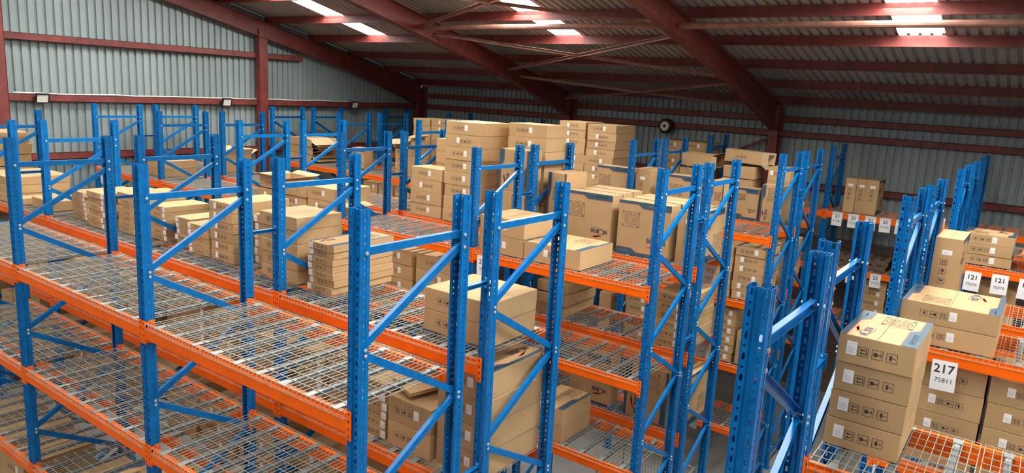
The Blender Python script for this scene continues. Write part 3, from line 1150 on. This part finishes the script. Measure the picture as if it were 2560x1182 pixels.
for q, (a, b, nn, H) in enumerate([(-4.68, -4.0, 4, .92), (-3.92, -3.02, 4, .93)]):
    stack('%s stack on the third row middle shelf' % ('left', 'right')[q], a, b, 4.66, .8, 'M', nn, H, 's', [0] * 4)
stack('printed pair on the third row low shelf', -1.74, -1.15, 4.60, .74, 'L', 2, .48, 's', top='T', wob=.5)
# --- fourth rack row
stack('four-carton stack left of the tallest stack, fourth row', -5.33, -4.62, 5.96, .44, 'T', 4, .83, 's', [0, 0, 1, 0])
stack('plain stack behind the four-carton stack, fourth row', -5.22, -4.66, 6.46, .46, 'T', 6, 1.30, '', wob=.5)
stack('tallest stack on the fourth row top shelf', -4.56, -3.80, 5.95, .78, 'T', 8, 1.65, 's', [0, 1, 0, 0, 0, 0, 1, 0])
stack('second tallest stack, right of the tallest, fourth row', -3.61, -2.87, 6.40, .58, 'T', 8, 1.68, 's', [0] * 8)
stack('tall pair before the second tallest stack', -3.44, -2.87, 5.96, .34, 'T', 2, 1.30, 'Q', [0, 0], wob=.4)
stack('narrow upright carton right of second tallest stack', -2.66, -2.33, 6.2, .6, 'T', 1, 1.0, 'Q')
for q in range(3):
    w_ = ('front', 'middle', 'rear')[q]
    stack('%s big upright carton, left of two printed rows, fourth row' % w_, -2.22 if q else -2.24, -1.46, 6.08 + .325 * q, .30, 'T', 1, .79, 'P')
    stack('%s big upright carton, right of two printed rows, fourth row' % w_, -1.33, -.53, 6.05 + .325 * q, .30, 'T', 1, .765, 'P')
stack('end-on upright carton at the aisle end of the fourth row', -.46, -.13, 6.10, .84, 'T', 1, .73, 'vR')
stack('crushed stack on the fourth row middle shelf', -2.66, -2.13, 6.06, .92, 'M', 3, .54, '', jit=.022, wob=2)
stack('yellow-taped stack at the aisle end of fourth row middle shelf', -.62, -.12, 6.02, .9, 'M', 6, .77, 'sY', [0] * 6, wob=.6)
for q, (a, b, y, H) in enumerate([(-1.92, -1.24, 6.05, .78), (-1.0, -.33, 6.05, .80)]):
    stack('%s printed carton, fourth row low shelf' % ('left upright', 'right upright', 'rear upright')[q], a, b, y, .30, 'L', 1, H, 'Q' if q == 1 else 'P')
stack('narrow carton at the far end of the fourth row low shelf', -.27, -.09, 6.1, .8, 'L', 1, .78, 'R')
open_carton(-12.2, -11.5, 6.32, .68, LVZ['T'] + DECKTOP, .40, 'open carton with raised pale flaps by the gable, fourth row', 'open cartons', 'top', 0, (0, 0), 's', (.6, .5, .9, .9), .22)
# --- fifth rack row
stack('left upright printed carton, fifth row first bay', -2.12, -1.40, 9.32, .30, 'T', 1, .84, 'P')
stack('end-on carton with logo, fifth row first bay', -1.27, -1.03, 9.32, .7, 'T', 1, .83, 'Q')
stack('upright printed carton left of the fifth row second frame', -3.58, -2.86, 9.33, .30, 'T', 1, .86, 'P')
stack('narrow end-on carton right of the fifth row second frame', -2.76, -2.46, 9.36, .6, 'T', 1, .88, 'v')
stack('dark stack under a torn carton, fifth row fourth bay', -9.40, -8.86, 9.60, .56, 'T', 4, .66, 's')
open_carton(-9.5, -8.9, 9.62, .5, LVZ['T'] + DECKTOP + .70, .2, 'torn open carton with drooping flaps, fifth row fourth bay', 'open cartons', 'top', .05, (.04, -.08), 's', (-.5, .2, -.6, .3), .22)
z5 = LVZ['T'] + DECKTOP
open_carton(-13.3, -12.62, 9.42, .75, z5, .22, 'lowest of three long open cartons by the gable, fifth row', 'open cartons', 'right', .0, (0, 0), '', (-.3, .3, .4, -.3), .55)
open_carton(-13.3, -12.62, 9.44, .75, z5 + .23, .20, 'middle of three long open cartons by the gable, fifth row', 'open cartons', 'right', .02, (0, 0), '', (-.1, .2, .4, -.3), .55)
open_carton(-13.3, -12.60, 9.42, .75, z5 + .44, .20, 'topmost of three long open cartons by the gable, fifth row', 'open cartons', 'right', -.01, (0, 0), '', (-.35, .1, .4, -.3), .58)
stack('upright printed carton beside the fifth row frame five', -10.92, -10.46, 9.55, .3, 'T', 1, .55, 'P')
stack('six-carton stack at the aisle end of fifth row middle shelf', -.68, -.16, 9.27, .82, 'M', 6, .94, 's', [1, 1, 0, 1, 1, 0], top='T')
stack('left neighbour stack, fifth row middle shelf', -1.28, -.72, 9.27, .8, 'M', 6, .88, 's', [1] * 6)
stack('third stack from the aisle, fifth row middle shelf', -2.0, -1.4, 9.27, .8, 'M', 5, .8, 's', [1] * 5)
stack('stack by the aisle on the fifth row low shelf', -.98, -.55, 9.27, .8, 'L', 6, .98, 's', [0] * 6)
stack('upright carton at the aisle end, fifth row low shelf', -.50, -.26, 9.30, .8, 'L', 1, .62, 'v')
stack('second stack from the aisle, fifth row low shelf', -2.72, -2.18, 9.30, .8, 'L', 5, .84, 's', [0] * 5)
stack('upright dark carton left of second stack, fifth row low shelf', -3.30, -3.04, 9.30, .8, 'L', 1, .75, '')
for q in range(3):
    stack('%s stack under the fifth row top beam, fourth bay' % ('left', 'centre', 'right')[q], -10.2 + .55 * q, -9.72 + .55 * q, 9.3, .8, 'M', 4, .98, 's', [0] * 4)
# --- sixth rack row
stack('left upright printed carton, sixth row by the aisle', -1.26, -.84, 10.70, .30, 'T', 1, .60, 'P')
stack('right upright logo carton, sixth row by the aisle', -.80, -.40, 10.70, .34, 'T', 1, .71, 'Q')
stack('plain support stack under the left crushed heap, sixth row', -2.62, -2.02, 11.04, .56, 'T', 3, .83, '')
open_carton(-2.62, -1.98, 11.08, .46, LVZ['T'] + DECKTOP + .872, .25, 'big crushed open carton, left of two heaped above the sixth row', 'open cartons', 'right', -.06, (.02, .02), '', (.4, .2, .6, -.3), .2)
stack('boxes beneath the right crushed open carton, sixth row', -1.72, -1.10, 11.06, .54, 'T', 4, .98, 's', jit=.012)
open_carton(-1.74, -1.02, 11.10, .48, LVZ['T'] + DECKTOP + 1.03, .24, 'crushed open carton with sticker, right of two heaped above sixth row', 'open cartons', 'right', .05, (-.03, .04), 's', (-.2, -.6, .3, -.3), .14)
stack('stack at the right of the crushed heap, sixth row', -.84, -.42, 11.10, .5, 'T', 4, 1.02, 's', [1, 1, 1, 1])
stack('left of two tall pale stacks, sixth row', -5.42, -4.74, 10.72, .8, 'T', 9, 1.59, 's', [1, 1, 0, 0, 0, 0, 1, 1, 1])
stack('right of two tall pale stacks, sixth row', -4.70, -4.0, 10.70, .85, 'T', 9, 1.57, 's', [1, 1, 1, 1, 0, 1, 1, 1, 0], wob=1.8)
stack('left of the far pale stacks behind the tallest stack', -9.84, -9.26, 10.66, .8, 'T', 8, 1.36, 's', [0, 0, 0, 1, 0, 0, 0, 0])
stack('right of the far pale stacks behind the tallest stack', -9.22, -8.46, 10.66, .8, 'T', 8, 1.38, 's', [1] * 8)
stack('stack at the aisle end of the sixth row middle shelf', -.72, -.14, 10.68, .8, 'M', 5, .9, 's')
# --- wall-side rack row
for q in range(3):
    stack('%s of three narrow upright cartons on wall-side top shelf' % ('left', 'centre', 'right')[q], .02 + .222 * q, .236 + .222 * q, 13.74, .66, 'T', 1, .74, 'vR')
stack('dark left stack against the back wall, wall-side top shelf', -4.36, -3.82, 13.76, .8, 'T', 6, 1.20, 's', [0] * 6)
stack('dark right stack against the back wall, wall-side top shelf', -3.76, -3.16, 13.76, .8, 'T', 6, 1.20, 's', [0] * 6, wob=.5)
# --- right of the cross aisle
stack('leaning four-carton stack on the second right-hand row', 2.56, 3.005, 1.80, .70, 'T', 4, .775, 's', [1, 1, 1, 1], top='T', lean=(.004, -.004), wob=.8)
stack('large printed pair on the third right-hand row', 2.53, 3.34, 4.72, .82, 'T', 2, .405, 's', [0, 0], top='T', wob=.4)
stack('left stack under paper 217, right-hand middle shelf', 2.74, 3.33, 4.78, .8, 'M', 4, 1.02, 's', [1, 1, 1, 1], wob=.4)
stack('right stack beside paper 217, right-hand middle shelf', 3.36, 3.95, 4.78, .8, 'M', 4, 1.00, 's', [1, 1, 1, 1], wob=.4)
stack('tall upright carton behind the large printed pair', 2.585, 2.86, 6.27, .74, 'T', 1, .83, 'vR')
stack('three-carton stack above the papers 121', 2.62, 3.26, 9.66, .62, 'T', 3, .47, 's', [0, 0, 0], top='T')
open_carton(3.44, 4.1, 9.70, .6, z5, .3, 'open empty carton right of the three-carton stack', 'open cartons', 'top', 0, (0, 0), '', (.7, .4, -.6, .8), .2)
stack('small carton under paper 121, fifth right-hand middle shelf', 2.9, 3.4, 9.72, .6, 'M', 3, .86, 's')
stack('stack below the paper 22 by the wall', .62, 1.12, 13.76, .8, 'L', 5, 1.0, 's', [0] * 5)
stack('stack right of the one below the paper 22', 1.18, 1.70, 13.76, .8, 'L', 5, .98, 's', [0] * 5)

if MASSMB.v:
    tag(ob('carton_pile', MASSMB.mesh('carton_pile', False)), 'remaining brown cartons deep in the racks, glimpsed through wire decks and behind other stacks', 'cartons', None, 'stuff')

# ------------------------------------------------------------------ paper signs
def paper_sign(x, y, z, l1, l2, label, mirrored=False, tilt=0.0, face=-1, s1=.085, s2=.05):
    b = MB()
    w, h = .21, .297
    N = 6
    for i in range(N):
        z0, z1 = -h * i / N, -h * (i + 1) / N
        c0, c1 = .006 * math.sin(i / N * 3) , .006 * math.sin((i + 1) / N * 3)
        b.hexa([(-w / 2, -c1, z1), (w / 2, -c1, z1), (w / 2, -c1 + .0006, z1), (-w / 2, -c1 + .0006, z1),
                (-w / 2, -c0, z0), (w / 2, -c0, z0), (w / 2, -c0 + .0006, z0), (-w / 2, -c0 + .0006, z0)], PAPER)
    sg = -1 if mirrored else 1
    F = Face2D(b, lambda u, v: (sg * u, -.006 * math.sin(min(1, max(0, -v / h)) * 3) - .0009, v))
    im, im2 = (GREYINK, GREYINK) if mirrored else (INK, mat_dark)
    if l1:
        F.text(l1, 0, -h * .40, s1, im, .002, 1.0, True)
    if l2:
        F.text(l2, 0, -h * .72, s2, im2, .0005, 1.0, True)
    o = ob('paper_sign', b.mesh('paper_sign', False), None, (x, y, z + Z0 - 5.2), (0, tilt, 0 if face < 0 else math.pi))
    return tag(o, label, 'paper sign', 'numbered paper signs on the beams')


mat_dark = mat('dark_grey_print', (0.10, 0.10, 0.10, 1), 0.7)
paper_sign(2.98, 4.645, 3.70, '217', '75811', 'white paper reading 217 and 75811 under the large printed pair', tilt=-.03, s1=.115, s2=.062)
paper_sign(2.82, 9.565, 3.705, '121', '75076', 'left white paper reading 121 and 75076 on the orange beam', tilt=.02, s1=.095, s2=.058)
paper_sign(3.16, 9.565, 3.72, '121', '75078', 'right white paper reading 121 and 75078 on the orange beam', tilt=-.01, s1=.095, s2=.058)
paper_sign(3.50, 9.565, 3.71, '121', '75', 'white paper cut off at the right picture edge', tilt=.03, s1=.095, s2=.058)
for q, (x, s) in enumerate([(-.03, '71058'), (.29, '71134'), (.63, '71178'), (.91, '71197'), (1.22, '71')]):
    paper_sign(x, 13.635, 3.79, '21', s, '%s white paper numbered 21 from the left on the wall-side top beam' % ORD[q], tilt=(.02, -.02, .01, -.03, .02)[q], s1=.10, s2=.062)
for q, (x, s) in enumerate([(.42, '711'), (.89, '71136'), (1.36, '7107')]):
    paper_sign(x, 13.635, 2.585, '22', s, '%s white paper numbered 22 from the left on the wall-side middle beam' % ORD[q], tilt=(.02, -.02, .01)[q], s1=.10, s2=.062)
paper_sign(-2.56, 4.55, 3.745, '213', '7576', 'white paper reading 213 and 7576 on the third row beam', s1=.095, s2=.058)
paper_sign(-.29, 7.055, 3.64, '177', '75436', 'paper seen from behind with 177 showing through, fourth row top beam', True, .03, -1, .085, .05)
paper_sign(-.28, 7.055, 2.50, '2', '2442', 'paper seen from behind on the fourth row middle beam', True, -.03, -1, .05, .05)
paper_sign(-.30, 7.055, 1.36, '', '244', 'paper seen from behind on the fourth row low beam', True, .12, -1)
paper_sign(-13.45, 4.548, 3.75, '', '', 'blank paper hanging on the far end of the third row beam', s1=.09)

# ------------------------------------------------------------------ lamps, cable, pallets, cages
def floodlight(y, label):
    t = ob('floodlight', None, loc=(-13.99, y, Z0 + .09))
    tag(t, label, 'floodlight', 'floodlights on the gable girt')
    b = MB()
    b.box(-.03, .02, -.13, .13, -.10, .10, BLACK)
    for i in range(7):
        b.box(-.055, -.03, -.11 + i * .034, -.10 + i * .034, -.08, .08, BLACK)
    for s in (-.12, .12):
        b.box(.02, .034, s - .012, s + .012, -.10, .10, BLACK)
        b.box(.02, .034, -.13, .13, s * .78 - .010, s * .78 + .010, BLACK)
    ob('housing', b.mesh('housing'), t, rot=(0, .35, 0))
    g = MB()
    g.box(.02, .026, -.108, .108, -.084, .084, GLASSW)
    ob('diffuser', g.mesh('diffuser'), t, rot=(0, .35, 0))
    k = MB()
    for s in (-.14, .14):
        k.box(-.10, .01, s - .003, s + .003, -.015, .015, BLACK)
    k.box(-.104, -.098, -.143, .143, -.015, .015, BLACK)
    ob('bracket', k.mesh('bracket'), t)


floodlight(3.64, 'square floodlight nearest the left edge on the gable girt')
floodlight(7.99, 'square floodlight left of the red gable column')
floodlight(12.34, 'square floodlight between the gable column and dark corner')
def cable_mesh(name, pts, r, m):
    b = MB()
    for p_, q_ in zip(pts[:-1], pts[1:]):
        b.tube(p_, q_, r, m, 8)
    return b.mesh(name)


cu = cable_mesh('power_cable', [(-14.12, 3.15 + .5 * i, Z0 + .182 + .008 * math.sin(i * 2.1) + (.01 if i % 4 == 0 else 0)) for i in range(19)], .013, WHITEP)
tag(ob('power_cable', cu), 'pale power cable running along the gable girt to the floodlights', 'cable')

t = ob('round_lamp', None, loc=(-4.98, 15.33, Z0 + .07))
tag(t, 'round black lamp with pale centre on the back wall girt', 'wall lamp')
b = MB()
b.tube((0, .06, 0), (0, -.06, 0), .20, BLACK, 28)
b.tube((0, -.06, 0), (0, -.11, 0), .20, BLACK, 28, .165)
ob('housing', b.mesh('housing'), t)
b = MB()
b.tube((0, -.108, 0), (0, -.118, 0), .125, GLASSW, 24, .11)
ob('diffuser', b.mesh('diffuser'), t)
b = MB()
b.tube((0, -.118, 0), (0, -.126, 0), .04, BLACK, 16)
ob('hub', b.mesh('hub'), t)


def pallet(x, y, z, label, rot=0.0):
    t = ob('timber_pallet', None, loc=(x, y, z), rot=(0, 0, rot))
    tag(t, label, 'pallet', 'old pallets on the wall-side middle shelf')
    for i in range(7):
        b = MB()
        b.box(-.6 + i * .187, -.6 + i * .187 + .1, -.4, .4, .10, .122, WOOD)
        ob('deck_board', b.mesh('deck_board'), t)
    for yy in (-.35, 0, .35):
        b = MB()
        b.box(-.6, .6, yy - .045, yy + .045, .022, .10, WOOD)
        ob('bearer', b.mesh('bearer'), t)
    for yy in (-.35, .35):
        b = MB()
        b.box(-.6, .6, yy - .05, yy + .05, 0, .022, WOOD)
        ob('bottom_board', b.mesh('bottom_board'), t)


pallet(.42, 14.25, LVZ['M'] + DECKTOP, 'lower dark pallet at the left of the wall-side middle shelf')
pallet(.45, 14.27, LVZ['M'] + DECKTOP + .123, 'upper dark pallet at the left of the wall-side middle shelf', .02)
pallet(1.735, 14.25, LVZ['M'] + DECKTOP, 'lower dark pallet at the right of the wall-side middle shelf')
pallet(1.74, 14.24, LVZ['M'] + DECKTOP + .123, 'upper dark pallet at the right of the wall-side middle shelf', -.03)


def mesh_panel(w, h, m=GALV):
    b = MB()
    for i in range(int(w / .05) + 1):
        b.bar((i * .05, 0, 0), (i * .05, 0, h), .005, .005, m, (0, 1, 0), False)
    for i in range(int(h / .1) + 1):
        b.bar((0, .005, i * .1), (w, .005, i * .1), .005, .005, m, caps=False)
    for z in (0, h):
        b.bar((-.01, 0, z), (w + .01, 0, z), .02, .02, m)
    for x in (0, w):
        b.bar((x, 0, 0), (x, 0, h), .02, .02, m, (0, 1, 0))
    return b.mesh('cage_panel')


def cage(x, y, label, w=1.2, d=.9, h=1.35):
    t = ob('wire_cage', None, loc=(x, y, 0))
    tag(t, label, 'wire cage', 'wire cages on the floor')
    pw, pd = mesh_panel(w, h), mesh_panel(d, h)
    ob('side_panel', pw, t, (0, 0, .12))
    ob('side_panel', pw, t, (0, d, .12))
    ob('side_panel', pd, t, (0, 0, .12), (0, 0, math.pi / 2))
    ob('side_panel', pd, t, (w, 0, .12), (0, 0, math.pi / 2))
    b = MB()
    b.box(0, w, 0, d, .10, .115, CHAN)
    ob('base', b.mesh('base'), t)
    for a, c in ((.04, .04), (w - .04, .04), (.04, d - .04), (w - .04, d - .04)):
        b = MB()
        b.box(a - .04, a + .04, c - .04, c + .04, 0, .10, CHAN)
        ob('leg', b.mesh('leg'), t)


cage(-1.35, 4.68, 'wire cage on the floor under the third row by the aisle')
cage(-1.35, 6.06, 'wire cage on the floor under the fourth row by the aisle')
stack('carton in the wire cage under the fourth row', -.95, -.35, 6.2, .6, .118, 2, .6, 's')
cu = cable_mesh('strap', [(2.535, 7.27, 5.720), (2.545, 7.24, 5.550), (2.56, 7.22, 5.350), (2.555, 7.20, 5.150), (2.54, 7.19, 4.980), (2.55, 7.16, 4.900), (2.61, 7.12, 4.865)], .010, WHITEP)
tag(ob('strap', cu), 'white packing strap hanging from the fourth right-hand frame', 'strap')
